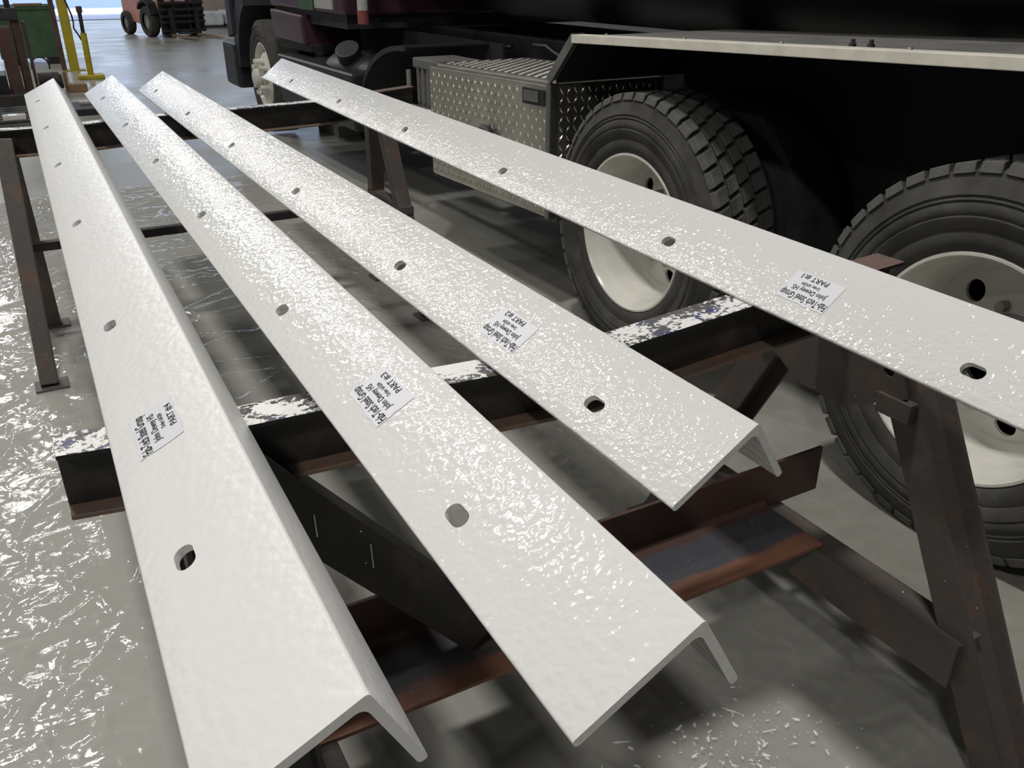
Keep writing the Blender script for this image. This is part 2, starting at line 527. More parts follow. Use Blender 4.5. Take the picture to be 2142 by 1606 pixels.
DZ = 0.0379
def up(p): return (p[0], p[1], p[2] + DZ)
A4 = steel_angle(up((0.138, 0.466, 0.9012)), up((0.0074, 0.4684, 0.8376)), up((0.1863, 4.4579, 0.9551)), 0.1453, 0.1027,
                 [0.292, 0.963, 1.626, 2.29, 2.945, 3.606], (0.567, 0.082),
                 'white painted steel angle labelled PART #:4, leftmost, with its narrow leg facing the viewer', 'enamel_smooth', 4)
A3 = steel_angle(up((0.4031, 0.3987, 0.9084)), up((0.2766, 0.4001, 0.837)), up((0.4067, 4.2441, 0.9763)), 0.1453, 0.1027,
                 [0.289, 0.95, 1.6, 2.225, 2.85, 3.506], (0.562, 0.073),
                 'white painted steel angle labelled PART #:3, second from the left, reaching nearest the viewer', 'enamel_wavy', 3)
A2 = steel_angle(up((0.6852, 0.6313, 0.9055)), up((0.5629, 0.6309, 0.8272)), up((0.6339, 4.3849, 0.9687)), 0.1453, 0.1027,
                 [0.214, 0.870, 1.53, 2.185, 2.846, 3.504], (0.474, 0.081),
                 'white pebbled steel angle labelled PART #:2, third from the left, glittering along its length', 'enamel_pebbled', 2)
A1 = steel_angle(up((1.1446, 0.45, 0.9477)), up((1.0314, 0.4539, 0.8569)), up((1.2722, 4.7105, 0.9695)), 0.1453, 0.1027,
                 [0.170, 0.858, 1.592, 2.318, 3.055, 3.80], (0.488, 0.081),
                 'white painted steel angle labelled PART #:1, rightmost, lying nearest the truck wheels', 'enamel_pebbled', 1)

# ------------------------------------------------------------------ trestles
def ibeam(fl, d, tf, tw):
    a, b, c = fl / 2, d / 2, tw / 2
    return [(-a, b), (a, b), (a, b - tf), (c, b - tf - 0.004), (c, -b + tf + 0.004), (a, -b + tf), (a, -b), (-a, -b), (-a, -b + tf), (-c, -b + tf + 0.004), (-c, b - tf - 0.004), (-a, b - tf)]
IB = ibeam(0.0676, 0.1016, 0.0075, 0.006)

def trestle_beam(t, pts, flip=False):
    """S4 beam through the given top-centre points (x, y, z)"""
    lo = MB(); top = MB()
    a = 0.0338
    path = [V(p) for p in pts]
    # web and bottom flange
    prof = [(p[0], p[1] - 0.0508) for p in IB]
    lower = [(0.003, -0.0935), (0.003, -0.0070), (-0.003, -0.0070), (-0.003, -0.0935)]
    bot = MB().sweep([(-a, -0.0941), (-a, -0.1016), (a, -0.1016), (a, -0.0941)], path, (0, 1, 0), (0, 0, 1))
    build('bottom_flange', bot, 'trestle_flange_lit', t, bevel=0.0012, seg=1)
    lo.sweep(lower, path, (0, 1, 0), (0, 0, 1))
    top.sweep([(-a, -0.0075), (a, -0.0075), (a, 0.0), (-a, 0.0)], path, (0, 1, 0), (0, 0, 1))
    b = build('beam_web', lo, 'trestle_steel', t)
    f = build('top_flange', top, 'beam_overspray', t, bevel=0.0015, seg=2)
    f['label'] = 'flat top flange crusted with dried white paint'
    return b

def leg_i(t, name, top, foot, mat, depth_axis=(1, 0, 0)):
    top, foot = V(top), V(foot); d = (foot - top).normalized()
    U = V(depth_axis); Wd = d.cross(U).normalized()
    mb = MB().sweep(IB, [top, foot], Wd, U)
    return build(name, mb, mat, t)

tn = thing('trestle', 'near rusty steel trestle with a low shelf under the close ends of the angles', 'trestle', (0.7, 1.07, 0), 'steel trestles under the white angles')
yb = 0.0338
near_top = [(-0.049, 1.137 + yb, 0.8505), (0.19, 1.092 + yb, 0.8535), (0.44, 1.060 + yb, 0.8635), (0.73, 1.031 + yb, 0.8632), (1.05, 1.022 + yb, 0.8925), (1.47, 1.040 + yb, 0.902)]
trestle_beam(tn, near_top)
# right end frame
for sgn, nm in ((-1, 'leg'), (1, 'leg')):
    leg_i(tn, nm, (1.39, 1.068 + sgn * 0.105, 0.82), (1.39, 1.068 + sgn * 0.53, 0.012), 'trestle_rust')
    leg_i(tn, nm, (0.12, 1.10 + sgn * 0.105, 0.77), (0.12, 1.10 + sgn * 0.53, 0.012), 'trestle_steel')
for xx, yc in ((1.39, 1.068), (0.12, 1.10)):
    for sgn in (-1, 1):
        build('foot_plate', MB().box((xx - 0.08, yc + sgn * 0.53 - 0.06, 0.0), (xx + 0.08, yc + sgn * 0.53 + 0.06, 0.012)), 'trestle_rust', tn, bevel=0.002)
# gusset plate with a bolt hole under the beam at the right end
g = build('gusset_plate', MB().sweep([(-0.15, 0.0), (0.15, 0.0), (0.19, -0.085), (0.06, -0.155), (-0.06, -0.155), (-0.19, -0.085)], [(1.325, 1.068, 0.79), (1.333, 1.068, 0.79)], (0, 1, 0), (0, 0, 1)), 'trestle_rust', tn)
hole = MB().tube((1.30, 0.925, 0.745), (1.36, 0.925, 0.745), 0.0115, 14)
cut(g, hole)
# cross ties between the legs of each end frame
for xx, yc, mt_ in ((1.325, 1.068, 'trestle_rust'), (0.175, 1.10, 'trestle_steel')):
    build('cross_tie', MB().sweep([(-0.004, 0.180), (0.004, 0.180), (0.004, 0.274), (0.068, 0.274), (0.068, 0.282), (-0.004, 0.282)], [(xx, yc - 0.405, 0), (xx, yc + 0.405, 0)], (1, 0, 0), (0, 0, 1)), mt_, tn, bevel=0.0015)
# long shelf angle with an upturned rear leg
shf = build('shelf', MB().sweep([(0.0, 0.0), (0.0, -0.009), (0.186, -0.009), (0.186, 0.105), (0.177, 0.105), (0.177, 0.010), (0.167, 0.0)],
            [(0.10, 1.030, 0.285), (1.335, 1.003, 0.297)], (0, 1, 0), (0, 0, 1)), 'shelf_steel', tn, bevel=0.0015)
build('shelf_end', MB().box((1.334, 1.180, 0.285), (1.505, 1.189, 0.402)), 'shelf_steel', tn, bevel=0.0015)
cut(shf, MB().tube((0.455, 1.10, 0.338), (0.455, 1.35, 0.338), 0.011, 14))
shf['label'] = 'rust and blue-grey shelf angle with white paint specks'
# diagonal braces from the beam down to the shelf
def brace(a, b, wdt, flange, mat, yo):
    a, b = V(a), V(b); d = (b - a).normalized()
    nrm = d.cross(V((0, 1, 0))).normalized()
    if nrm.z < 0: nrm = -nrm
    prof = [(0, -wdt / 2), (0, wdt / 2), (flange, wdt / 2), (flange, wdt / 2 - 0.007), (0.007, wdt / 2 - 0.007), (0.007, -wdt / 2)]
    build('brace', MB().sweep(prof, [a, b], (0, 1, 0), nrm), mat, tn, bevel=0.001)
brace((0.16, 1.075, 0.795), (0.545, 1.075, 0.335), 0.085, 0.06, 'trestle_steel', 0)
for px_, pz_, ln in ((0.262, 0.672, 0.040), (0.345, 0.588, 0.046)):
    build('paint_run', MB().tube((px_, 1.0735, pz_ + 0.02), (px_ + 0.001, 1.0735, pz_ + 0.02 - ln), 0.0011, 6), 'enamel_smooth', tn)
# weld lugs at the head of the right front leg
build('end_lug', MB().box((1.352, 0.985, 0.838), (1.43, 1.045, 0.872)), 'trestle_steel', tn, bevel=0.003)
build('head_bracket', MB().box((1.318, 0.86, 0.66), (1.340, 0.935, 0.70)), 'trestle_rust', tn, bevel=0.002)

tf = thing('trestle', 'far black steel trestle with tube legs, under the distant ends of the angles', 'trestle', (0.75, 3.85, 0), 'steel trestles under the white angles')
far_top = [(-0.13, 3.74 + yb, 0.890), (0.22, 3.74 + yb, 0.8905), (0.45, 3.74 + yb, 0.901), (0.72, 3.74 + yb, 0.9035), (1.13, 3.74 + yb, 0.9115), (1.60, 3.76 + yb, 0.944)]
trestle_beam(tf, far_top)
def leg_tube(t, top, foot, w):
    top, foot = V(top), V(foot); d = (foot - top).normalized(); U = V((1, 0, 0)); Wd = d.cross(U).normalized()
    U = Wd.cross(d)
    h = w / 2
    build('leg', MB().sweep([(-h, -h), (h, -h), (h, h), (-h, h)], [top, foot], U, Wd), 'trestle_rust', t, bevel=0.005, seg=2)
for (tp, ft) in (((-0.055, 3.72, 0.86), (-0.100, 3.40, 0.012)), ((-0.050, 3.90, 0.80), (-0.045, 4.08, 0.012)), ((1.42, 3.72, 0.86), (1.44, 3.36, 0.012)), ((1.42, 3.84, 0.83), (1.46, 3.98, 0.012))):
    leg_tube(tf, tp, ft, 0.062)
    build('foot_plate', MB().box((ft[0] - 0.05, ft[1] - 0.05, 0.0), (ft[0] + 0.065, ft[1] + 0.05, 0.012)), 'trestle_rust', tf, bevel=0.002)
build('stretcher', MB().box((-0.07, 3.77, 0.418), (1.42, 3.81, 0.452)), 'trestle_steel', tf, bevel=0.003)
build('cross_tie', MB().box((1.40, 3.50, 0.44), (1.46, 3.92, 0.475)), 'trestle_rust', tf, bevel=0.003)
build('cross_tie', MB().box((-0.095, 3.56, 0.418), (-0.055, 3.98, 0.452)), 'trestle_rust', tf, bevel=0.003)

# ------------------------------------------------------------------ polythene sheet on the floor
SX0, SX1, SY0, SY1 = -1.55, 1.62, 0.05, 6.75
FEET = [(1.39, 0.538), (1.39, 1.598), (0.12, 0.57), (0.12, 1.63), (-0.10, 3.40), (-0.045, 4.08), (1.44, 3.36), (1.46, 3.98)]
def facet(x, y, sc, seed):
    d, p = noise.voronoi(V((x * sc, y * sc, seed)))
    return d, p
def sheet_z(x, y):
    p = V((x, y, 0))
    w1 = noise.noise_vector(p * 1.3) * 0.22
    # large drawn-out facets
    qx, qy = (x * 0.62 + y * 0.30 + w1.x), (y * 1.25 - x * 0.45 + w1.y)
    d, pt = facet(qx, qy, 3.1, 0.5)
    e1 = max(0.0, 1 - (d[1] - d[0]) * 5.5)
    g = noise.noise_vector(pt[0] * 3.7)
    tilt1 = (qx * 3.1 - pt[0].x) * g.x + (qy * 3.1 - pt[0].y) * g.y
    # small crumples
    w2 = noise.noise_vector(p * 5.0) * 0.05
    d2, pt2 = facet(x * 0.8 + w2.x, y * 1.2 + w2.y + x * 0.2, 10.5, 2.5)
    e2 = max(0.0, 1 - (d2[1] - d2[0]) * 4.5)
    g2 = noise.noise_vector(pt2[0] * 5.1)
    tilt2 = ((x * 0.8 + w2.x) * 10.5 - pt2[0].x) * g2.x + ((y * 1.2 + w2.y + x * 0.2) * 10.5 - pt2[0].y) * g2.y
    m = noise.noise(p * 0.85 + V((3, 8, 2))) * 1.7 + 0.55
    m = max(0.28, min(1.0, m))
    m2 = max(0.12, min(1.0, noise.noise(p * 1.9 + V((9, 1, 4))) * 2.2 + 0.60))
    flat = max(0.60, min(1.0, (0.95 - x) / 0.6)) if y < 3.2 else 1.0
    z = 0.011 * e1 ** 3 * m + 0.007 * tilt1 * m + (0.0050 * e2 ** 2.5 + 0.0042 * tilt2) * m2 + 0.0012 * noise.noise(p * 30) * m2
    for fx, fy in FEET:
        r = math.hypot(x - fx, y - fy)
        if r < 0.2: flat = min(flat, max(0.0, (r - 0.09) / 0.11))
    return 0.004 + max(-0.003, z * flat) + 0.002 * (noise.noise(p * 1.7) + 1) * flat
def sheet():
    nx, ny = 400, 560
    xs = [SX0 + (SX1 - SX0) * i / nx for i in range(nx + 1)]
    ys = [SY0 + (SY1 - SY0) * (j / ny) ** 1.25 for j in range(ny + 1)]
    vs = []; fs = []
    for j, y in enumerate(ys):
        for i, x in enumerate(xs):
            ex = 0.05 * noise.noise(V((y * 1.4, 0, 5))) * (i == nx or i == 0)
            ey = 0.07 * noise.noise(V((x * 1.4, 4, 5))) * (j == ny)
            vs.append((x + ex, y + ey, sheet_z(x, y)))
    for j in range(ny):
        for i in range(nx):
            a = j * (nx + 1) + i
            fs.append((a, a + 1, a + nx + 2, a + nx + 1))
    me = bpy.data.meshes.new('plastic_sheet'); me.from_pydata(vs, [], fs)
    o = link('plastic_sheet', me, 'clear_film', None, True)
    return tag(o, 'crumpled clear plastic sheet spread on the floor beneath the trestles', 'plastic sheet')
sheet()

# splashes and drips of white paint on the sheet
def paint_drips():
    random.seed(21)
    mb = MB()
    for k in range(260):
        x = random.gauss(0.97, 0.11); y = random.gauss(0.84, 0.075)
        r = random.choice([0.0008, 0.001, 0.0012, 0.0015, 0.0022, 0.0035]); n = 10
        el = random.uniform(1, 3.2); a0 = random.uniform(0, 6.28)
        if k % 36 == 0: r, el = 0.0022, 8.0
        pts = []
        for i in range(n):
            t = 6.283 * i / n; rr = r * random.uniform(0.6, 1.35)
            dx, dy = rr * math.cos(t) * el, rr * math.sin(t)
            pts.append((x + dx * math.cos(a0) - dy * math.sin(a0), y + dx * math.sin(a0) + dy * math.cos(a0)))
        mb.add([(px, py, sheet_z(px, py) + 0.0012) for px, py in pts] + [(px, py, sheet_z(px, py) - 0.002) for px, py in pts] + [(x, y, sheet_z(x, y) + 0.0022)],
               [(i, (i + 1) % n, 2 * n) for i in range(n)] + [(n + i, n + (i + 1) % n, (i + 1) % n, i) for i in range(n)])
    o = build('paint_drips', mb, 'enamel_smooth')
    o['kind'] = 'stuff'
    tag(o, 'white paint splashes dried on the clear sheet under the angle ends', 'paint')
paint_drips()

# ------------------------------------------------------------------ tanker truck
tk = thing('tanker_truck', 'dark tank truck with cream rear wheels and a tread-plate toolbox, parked beside the trestles', 'truck', (3.1, 3.0, 0))
AX_Z, TR = 0.512, 0.512
def tyre(c, x_out, width, mat, R=TR, ribs=True):
    w = width
    pr = [(0.295, 0.028), (0.305, 0.012), (0.335, 0.006), (0.352, 0.010), (0.356, 0.006), (0.385, 0.000), (0.390, 0.004), (0.395, 0.000), (0.415, 0.002), (0.420, 0.007), (0.426, 0.003), (0.432, 0.008), (0.438, 0.004), (0.455, 0.012),
          (R - 0.035, 0.022), (R - 0.022, 0.026), (R - 0.019, 0.036)]
    pr += [(R - 0.018, w * 0.3), (R - 0.018, w * 0.7)]
    pr += [(r, w - x) for r, x in reversed(pr[:17])]
    return MB().lathe_x([(r, x) for r, x in pr], (x_out, c[1], c[2]), 72)

def tread_block(R, w0, w1, ang, twist, bottom):
    """one lug: x from w0 to w1, centred on the top of the wheel, radius up to R"""
    h = ang / 2
    vs = []
    for r, sh in ((bottom, 1.08), (R, 0.97)):
        for (xx, tw) in ((w0, -twist), (w1, twist)):
            for sg in (-1, 1):
                t = sg * h * sh + tw
                vs.append((xx, r * math.sin(t), r * math.cos(t)))
    # chamfer the shoulder side
    return MB().add(vs, [(0, 1, 3, 2), (4, 6, 7, 5), (0, 4, 5, 1), (2, 3, 7, 6), (0, 2, 6, 4), (1, 5, 7, 3)])

def rear_wheel(yc, blocks=True):
    c = (0, yc, AX_Z)
    xo = 1.925
    ty = build('tyre', tyre(c, xo, 0.27, 'rubber_dusty'), 'rubber_dusty', tk, smooth=50)
    if blocks:
        nb = 46; da = 2 * math.pi / nb
        rows = [(0.018, 0.076, 0.0, 0.80), (0.084, 0.130, 0.5, 0.78), (0.140, 0.186, 0.0, 0.78), (0.196, 0.254, 0.5, 0.80)]
        for ri, (w0, w1, ph, fill) in enumerate(rows):
            mb = tread_block(TR, w0, w1, da * fill, da * 0.14, TR - 0.026)
            if ri == 0:
                # shoulder lug: slope its outer edge
                mb.v = [(x + (0.010 if (abs(x - w0) < 1e-6 and math.hypot(y, z) > TR - 0.01) else 0), y, z) for x, y, z in mb.v]
            me = None
            for k in range(nb):
                if me is None:
                    o = build('tread_block', mb, 'rubber_tread', ty, bevel=0.002, seg=1); me = o.data
                else:
                    o = bpy.data.objects.new('tread_block', me); C.objects.link(o); o.parent = ty
                o.matrix_local = Matrix.Translation((xo, yc, AX_Z)) @ Matrix.Rotation((k + ph) * da, 4, 'X')
    # inner dual tyre
    build('tyre', tyre(c, 2.30, 0.27, 'rubber'), 'rubber', tk, smooth=50)
    # deep dish rim
    prof = [(0.292, 0.036), (0.300, 0.030), (0.303, 0.020), (0.299, 0.012), (0.292, 0.012), (0.287, 0.020), (0.284, 0.034), (0.274, 0.060), (0.266, 0.085), (0.262, 0.185), (0.255, 0.200), (0.240, 0.206), (0.236, 0.214), (0.225, 0.216), (0.165, 0.204), (0.135, 0.196), (0.110, 0.194), (0.110, 0.204), (0.145, 0.206), (0.165, 0.216), (0.225, 0.228), (0.262, 0.214), (0.272, 0.185), (0.272, 0.090), (0.280, 0.062)]
    rim = build('wheel_rim', MB().lathe_x(prof, (xo, yc, AX_Z), 72, closed=True), 'rim_white', tk, smooth=40)
    cu = MB()
    for k in range(5):
        t = 2 * math.pi * (k + 0.62) / 5
        cy_, cz_ = yc + 0.195 * math.cos(t), AX_Z + 0.195 * math.sin(t)
        cu.tube((xo + 0.14, cy_, cz_), (xo + 0.28, cy_, cz_), 0.030, 18)
    cut(rim, cu)
    for p in rim.data.polygons: p.use_smooth = True
    rim.data.set_sharp_from_angle(angle=math.radians(40))
    rim['label'] = 'deep cream-white steel wheel rim'
    hub = build('hub', MB().lathe_x([(0.0, 0.125), (0.065, 0.125), (0.080, 0.135), (0.088, 0.185), (0.115, 0.19), (0.115, 0.21)], (xo, yc, AX_Z), 36), 'rim_grey', rim, smooth=40)
    for k in range(10):
        t = 2 * math.pi * k / 10
        cy_, cz_ = yc + 0.135 * math.cos(t), AX_Z + 0.135 * math.sin(t)
        build('lug_nut', MB().tube((xo + 0.168, cy_, cz_), (xo + 0.205, cy_, cz_), 0.015, 6), 'steel_bolt', rim)
Y1, Y2 = 2.564, 1.148
rear_wheel(Y1)
rear_wheel(Y2)
# axles and frame
for yy in (Y1, Y2):
    build('axle', MB().tube((2.05, yy, AX_Z), (4.2, yy, AX_Z), 0.075, 16), 'black_paint', tk, smooth=True)
build('frame_rail', MB().box((2.72, -1.2, 0.80), (2.80, 8.6, 1.06)), 'black_paint', tk, bevel=0.006)
build('frame_rail', MB().box((3.50, -1.2, 0.80), (3.58, 8.6, 1.06)), 'black_paint', tk, bevel=0.006)
# tank barrel
tb = MB(); n = 72; ring = []
for yy, k in ((-2.2, 0.0), (-2.15, 0.55), (-2.0, 0.86), (-1.8, 1.0), (5.7, 1.0), (5.95, 0.9), (6.08, 0.6), (6.12, 0.0)):
    ring.append([(3.40 + 1.20 * k * math.cos(2 * math.pi * i / n), yy, 2.16 + 1.05 * k * math.sin(2 * math.pi * i / n)) for i in range(n)])
tb.add([p for r in ring for p in r], [(k * n + i, k * n + (i + 1) % n, (k + 1) * n + (i + 1) % n, (k + 1) * n + i) for k in range(len(ring) - 1) for i in range(n)])
build('tank_barrel', tb, 'tank_paint', tk, smooth=60)
# chassis cross parts glimpsed under the tank
for yy in (-0.4, 0.45, 1.85, 3.4, 4.7, 6.3):
    build('cross_member', MB().box((2.80, yy - 0.05, 0.84), (3.50, yy + 0.05, 1.02)), 'black_paint', tk)
build('air_reservoir', MB().tube((2.55, 3.7, 0.62), (2.55, 4.6, 0.62), 0.13, 24), 'black_paint', tk, smooth=True)
# mudguard over the tandem wheels: flat deck, sloping front, bright edge
def zf(y): return 1.281 - 0.031 * y
prof_y = [(3.14, 1.018), (2.965, zf(2.965)), (-0.55, zf(-0.55)), (-0.85, 1.00)]
fd = MB(); fe = MB(); fb = MB()
fd.sweep([(0, 0), (0.78, 0), (0.78, -0.006), (0, -0.006)], [(1.945, y, z) for y, z in prof_y], (1, 0, 0), (0, 0, 1))
build('mudguard', fd, 'fender_top', tk)
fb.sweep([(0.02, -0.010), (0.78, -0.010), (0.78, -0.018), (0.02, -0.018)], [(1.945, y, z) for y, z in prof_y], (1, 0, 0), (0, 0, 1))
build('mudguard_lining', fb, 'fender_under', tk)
flat = MB().sweep([(-0.015, 0.006), (0.05, 0.006), (0.05, 0.001), (-0.001, 0.001), (-0.001, -0.024), (-0.015, -0.024)], [(1.935, y, z) for y, z in prof_y[1:3]], (1, 0, 0), (0, 0, 1))
build('mudguard_edge', flat, 'trim_alu', tk, bevel=0.003)
slp = MB().sweep([(-0.012, 0.012), (0.05, 0.012), (0.05, 0.001), (0, 0.001), (0, -0.026), (-0.012, -0.026)], [(1.935, y, z) for y, z in prof_y[:2]], (1, 0, 0), (0, 0.45, 0.9))
build('mudguard_edge', slp, 'alu_dark', tk, bevel=0.002)
# upright skirt hanging behind the wheels
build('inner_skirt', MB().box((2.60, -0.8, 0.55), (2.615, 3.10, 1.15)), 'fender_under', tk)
for yy in (2.80, 2.36, 1.93, 1.50, 1.1, 0.7):
    build('rivet', MB().tube((1.968, yy, zf(yy) + 0.004), (1.968, yy, zf(yy) + 0.012), 0.0085, 10, 0.006), 'steel_bolt', tk, smooth=True)
for yy in (1.70, 1.64):
    build('bolt', MB().tube((1.995, yy, zf(yy) + 0.001), (1.995, yy, zf(yy) + 0.013), 0.011, 6).tube((1.995, yy, zf(yy) + 0.012), (1.995, yy, zf(yy) + 0.024), 0.006, 8), 'dark_steel', tk)

# tread-plate toolbox (the chassis has a slight rake)
def rz(y): return -0.021 * (y - 3.13)
def raked(mb):
    mb.v = [(x, y, z + rz(y)) for x, y, z in mb.v]; return mb
BX0, BX1, BY0, BY1, BZ0, BZ1 = 1.945, 2.52, 3.135, 4.345, 0.437, 0.996
tbx = build('toolbox', raked(MB().box((BX0, BY0, BZ0), (BX1, BY1, BZ1))), 'alu_plate', tk, bevel=0.006)
tbx['label'] = 'bright aluminium tread-plate toolbox'
build('toolbox_door', raked(MB().box((BX0 - 0.012, BY0 + 0.012, BZ0 + 0.012), (BX0 - 0.001, BY1 - 0.012, BZ1 - 0.010))), 'alu_plate', tbx, bevel=0.003)
build('toolbox_lid', raked(MB().box((BX0 + 0.03, BY0 + 0.02, BZ1), (BX1, BY1 - 0.02, BZ1 + 0.012))), 'alu_plate', tbx, bevel=0.003)
build('corner_trim', raked(MB().sweep([(0, 0), (0.034, 0), (0.034, -0.003), (0.003, -0.003), (0.003, 0.03), (0, 0.03)], [(BX0 - 0.0135, BY0 - 0.004, BZ0), (BX0 - 0.0135, BY0 - 0.004, BZ1 + 0.004)], (1, 0, 0), (0, 1, 0))), 'alu_dark', tbx)
def lugs(o, u, v, n, nu, nv, pu, pv, half=0.0135, wid=0.0042, hgt=0.0026, skip=None):
    mb = MB(); o, u, v, n = V(o), V(u), V(v), V(n)
    for i in range(nu):
        for j in range(nv):
            a = math.radians(58 if (i + j) % 2 == 0 else -58)
            p = o + u * (i * pu) + v * (j * pv)
            if skip and skip(i * pu, j * pv): continue
            d = u * math.cos(a) + v * math.sin(a); e = u * -math.sin(a) + v * math.cos(a)
            mb.add([p - d * half, p - e * wid, p + d * half, p + e * wid, p - d * half * 0.35 + n * hgt, p + d * half * 0.35 + n * hgt],
                   [(0, 1, 4), (1, 5, 4), (1, 2, 5), (2, 3, 5), (3, 4, 5), (3, 0, 4)])
    return mb
lg = build('tread_lugs', raked(lugs((BX0 - 0.012, BY0 + 0.035, BZ0 + 0.035), (0, 1, 0), (0, 0, 1), (-1, 0, 0), 35, 14, 0.0335, 0.0370, half=0.0175, wid=0.0052, hgt=0.0042,
        skip=lambda a, b: (a < 0.21 and b > 0.42) or (0.50 < a < 0.70 and 0.17 < b < 0.33))), 'alu_plate', tbx)
lg['kind'] = 'stuff'
lg = build('tread_lugs', raked(lugs((BX0 + 0.05, BY0 + 0.045, BZ1 + 0.012), (0, 1, 0), (1, 0, 0), (0, 0, 1), 33, 14, 0.0335, 0.0345, half=0.0165, wid=0.0052, hgt=0.0052)), 'alu_plate', tbx)
lg['kind'] = 'stuff'
lg = build('tread_lugs', lugs((BX0 + 0.045, BY0 - 0.0005, BZ0 + 0.03), (1, 0, 0), (0, 0, 1), (0, -1, 0), 15, 14, 0.0350, 0.0385, half=0.017, wid=0.0055, hgt=0.004), 'alu_plate', tbx)
lg['kind'] = 'stuff'
# paddle latch and the black pull lower down
la = build('paddle_latch', raked(MB().box((BX0 - 0.020, BY0 + 0.035, 0.905), (BX0 - 0.012, BY0 + 0.215, 0.972))), 'black_plastic', tbx, bevel=0.004)
build('latch_paddle', raked(MB().box((BX0 - 0.026, BY0 + 0.075, 0.918), (BX0 - 0.020, BY0 + 0.195, 0.962))), 'alu_dark', la, bevel=0.003)
pts = [(BX0 - 0.035, 3.68 + 0.055 * math.cos(t) , 0.66 + 0.085 * math.sin(t)) for t in [math.pi * k / 14 for k in range(15)]]
pts = [(BX0 - 0.035, 3.735, 0.60)] + pts + [(BX0 - 0.035, 3.625, 0.60)]
build('pull_handle', MB().hose(pts, 0.022, 10), 'black_grip', tbx, smooth=True)
build('mounting_bracket', MB().box((2.10, 3.25, 0.36), (2.72, 3.33, 0.44)).box((2.10, 4.10, 0.36), (2.72, 4.18, 0.44)), 'black_paint', tk)

# battery box, pipe and quarter guard ahead of the toolbox
bb = build('battery_box', MB().box((2.06, 4.43, 0.68), (2.30, 4.80, 0.93)), 'grey_box', tk, bevel=0.012)
build('battery_lid', MB().box((2.045, 4.415, 0.915), (2.31, 4.815, 0.97)), 'grey_box', bb, bevel=0.01)
for k in range(5):
    build('rib', MB().box((2.048, 4.465 + 0.07 * k, 0.73), (2.062, 4.490 + 0.07 * k, 0.93)), 'grey_box', bb, bevel=0.003)
build('step_bar', MB().tube((2.03, 4.42, 0.70), (2.03, 5.9, 0.69), 0.022, 12), 'alu_dark', tk, smooth=True)
build('step_riser', MB().tube((2.03, 4.84, 0.70), (2.03, 4.84, 0.90), 0.014, 10), 'grey_wood', tk, smooth=True)
qg = []
for k in range(15):
    t = math.radians(182 - 92 * k / 14)
    qg.append((2.04, 4.93 - 0.78 * math.cos(t) * 1.0, 0.58 + 0.44 * math.sin(t)))
quarter = MB().sweep([(0, 0), (0.58, 0), (0.58, -0.012), (0.016, -0.012), (0.016, -0.03), (0, -0.03)], [(x, y, z) for x, y, z in qg], (1, 0, 0), (0, 0.35, 0.94))
build('quarter_guard', quarter, 'black_plastic', tk, smooth=35)
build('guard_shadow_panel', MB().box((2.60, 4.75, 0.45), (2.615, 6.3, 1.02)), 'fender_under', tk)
# black plastic fluid tank with screw cap
ft = build('fluid_tank', MB().box((2.00, 5.75, 0.42), (2.60, 7.55, 0.795)), 'black_plastic', tk, bevel=0.03, seg=3)
dome = MB()
dpts = []
nn = 24
for k, (rr, zz) in enumerate([(0.36, 0.79), (0.34, 0.82), (0.27, 0.865), (0.15, 0.89), (0.0, 0.895)]):
    dpts.append([(2.32 + rr * 0.72 * math.cos(2 * math.pi * i / nn), 6.32 + rr * 1.35 * math.sin(2 * math.pi * i / nn), zz) for i in range(nn)])
dome.add([p for r in dpts for p in r], [(k * nn + i, k * nn + (i + 1) % nn, (k + 1) * nn + (i + 1) % nn, (k + 1) * nn + i) for k in range(4) for i in range(nn)])
build('tank_shoulder', dome, 'black_plastic', ft, smooth=50)
capm = MB().tube((2.15, 6.16, 0.852), (2.115, 6.12, 0.925), 0.085, 30)
for k in range(30):
    pass
build('screw_cap', capm, 'black_plastic', ft, bevel=0.006)
# marker post with reflective sleeve
mp_ = build('marker_post', MB().tube((2.06, 5.60, 1.115), (2.06, 5.60, 2.3), 0.034, 16), 'reflector_white', tk, smooth=True)
build('red_sleeve', MB().tube((2.06, 5.60, 1.105), (2.06, 5.60, 1.185), 0.0365, 16), 'reflector_red', mp_, smooth=True)
# air hoses sagging along the frame
for k, (y0, z0) in enumerate(((4.75, 1.00), (3.55, 1.04))):
    build('air_hose', MB().hose([(2.66 + 0.02 * k, y0 + 0.07 * i, z0 - 0.05 * math.sin(math.pi * i / 14) + 0.012 * math.sin(i * 1.7)) for i in range(15)], 0.012, 8), 'black_plastic', tk, smooth=True)

# cab
cab = build('cab', MB().sweep([(6.15, 1.125), (8.02, 1.135), (8.15, 1.35), (8.15, 1.85), (7.75, 2.85), (6.15, 2.85)], [(2.12, 0, 0), (4.32, 0, 0)], (0, 1, 0), (0, 0, 1)), 'maroon_paint', tk, bevel=0.03, seg=3)
cab['label'] = 'maroon truck cab'
build('cab_sill', MB().box((2.16, 6.2, 1.04), (4.28, 8.0, 1.13)), 'dark_steel', tk)
build('cab_window', MB().box((2.108, 6.6, 1.95), (2.118, 7.6, 2.55)), 'tank_paint', cab, bevel=0.004)
build('step_box', MB().sweep([(7.05, 1.10), (7.92, 1.12), (7.86, 0.905), (7.00, 0.885)], [(2.08, 0, 0), (2.55, 0, 0)], (0, 1, 0), (0, 0, 1)), 'maroon_paint', tk, bevel=0.02, seg=3)
build('step_base', MB().box((2.12, 7.00, 0.83), (2.55, 7.8, 0.895)), 'dark_steel', tk, bevel=0.01)
build('door_handle_plate', MB().box((2.106, 6.35, 1.16), (2.12, 6.75, 1.30)), 'rim_grey', cab, bevel=0.004)
build('sill_reflection', MB().box((2.106, 6.80, 1.14), (2.12, 7.15, 1.30)), 'green_paint', cab, bevel=0.004)  # green plate coloured to stand for a reflection on the cab side
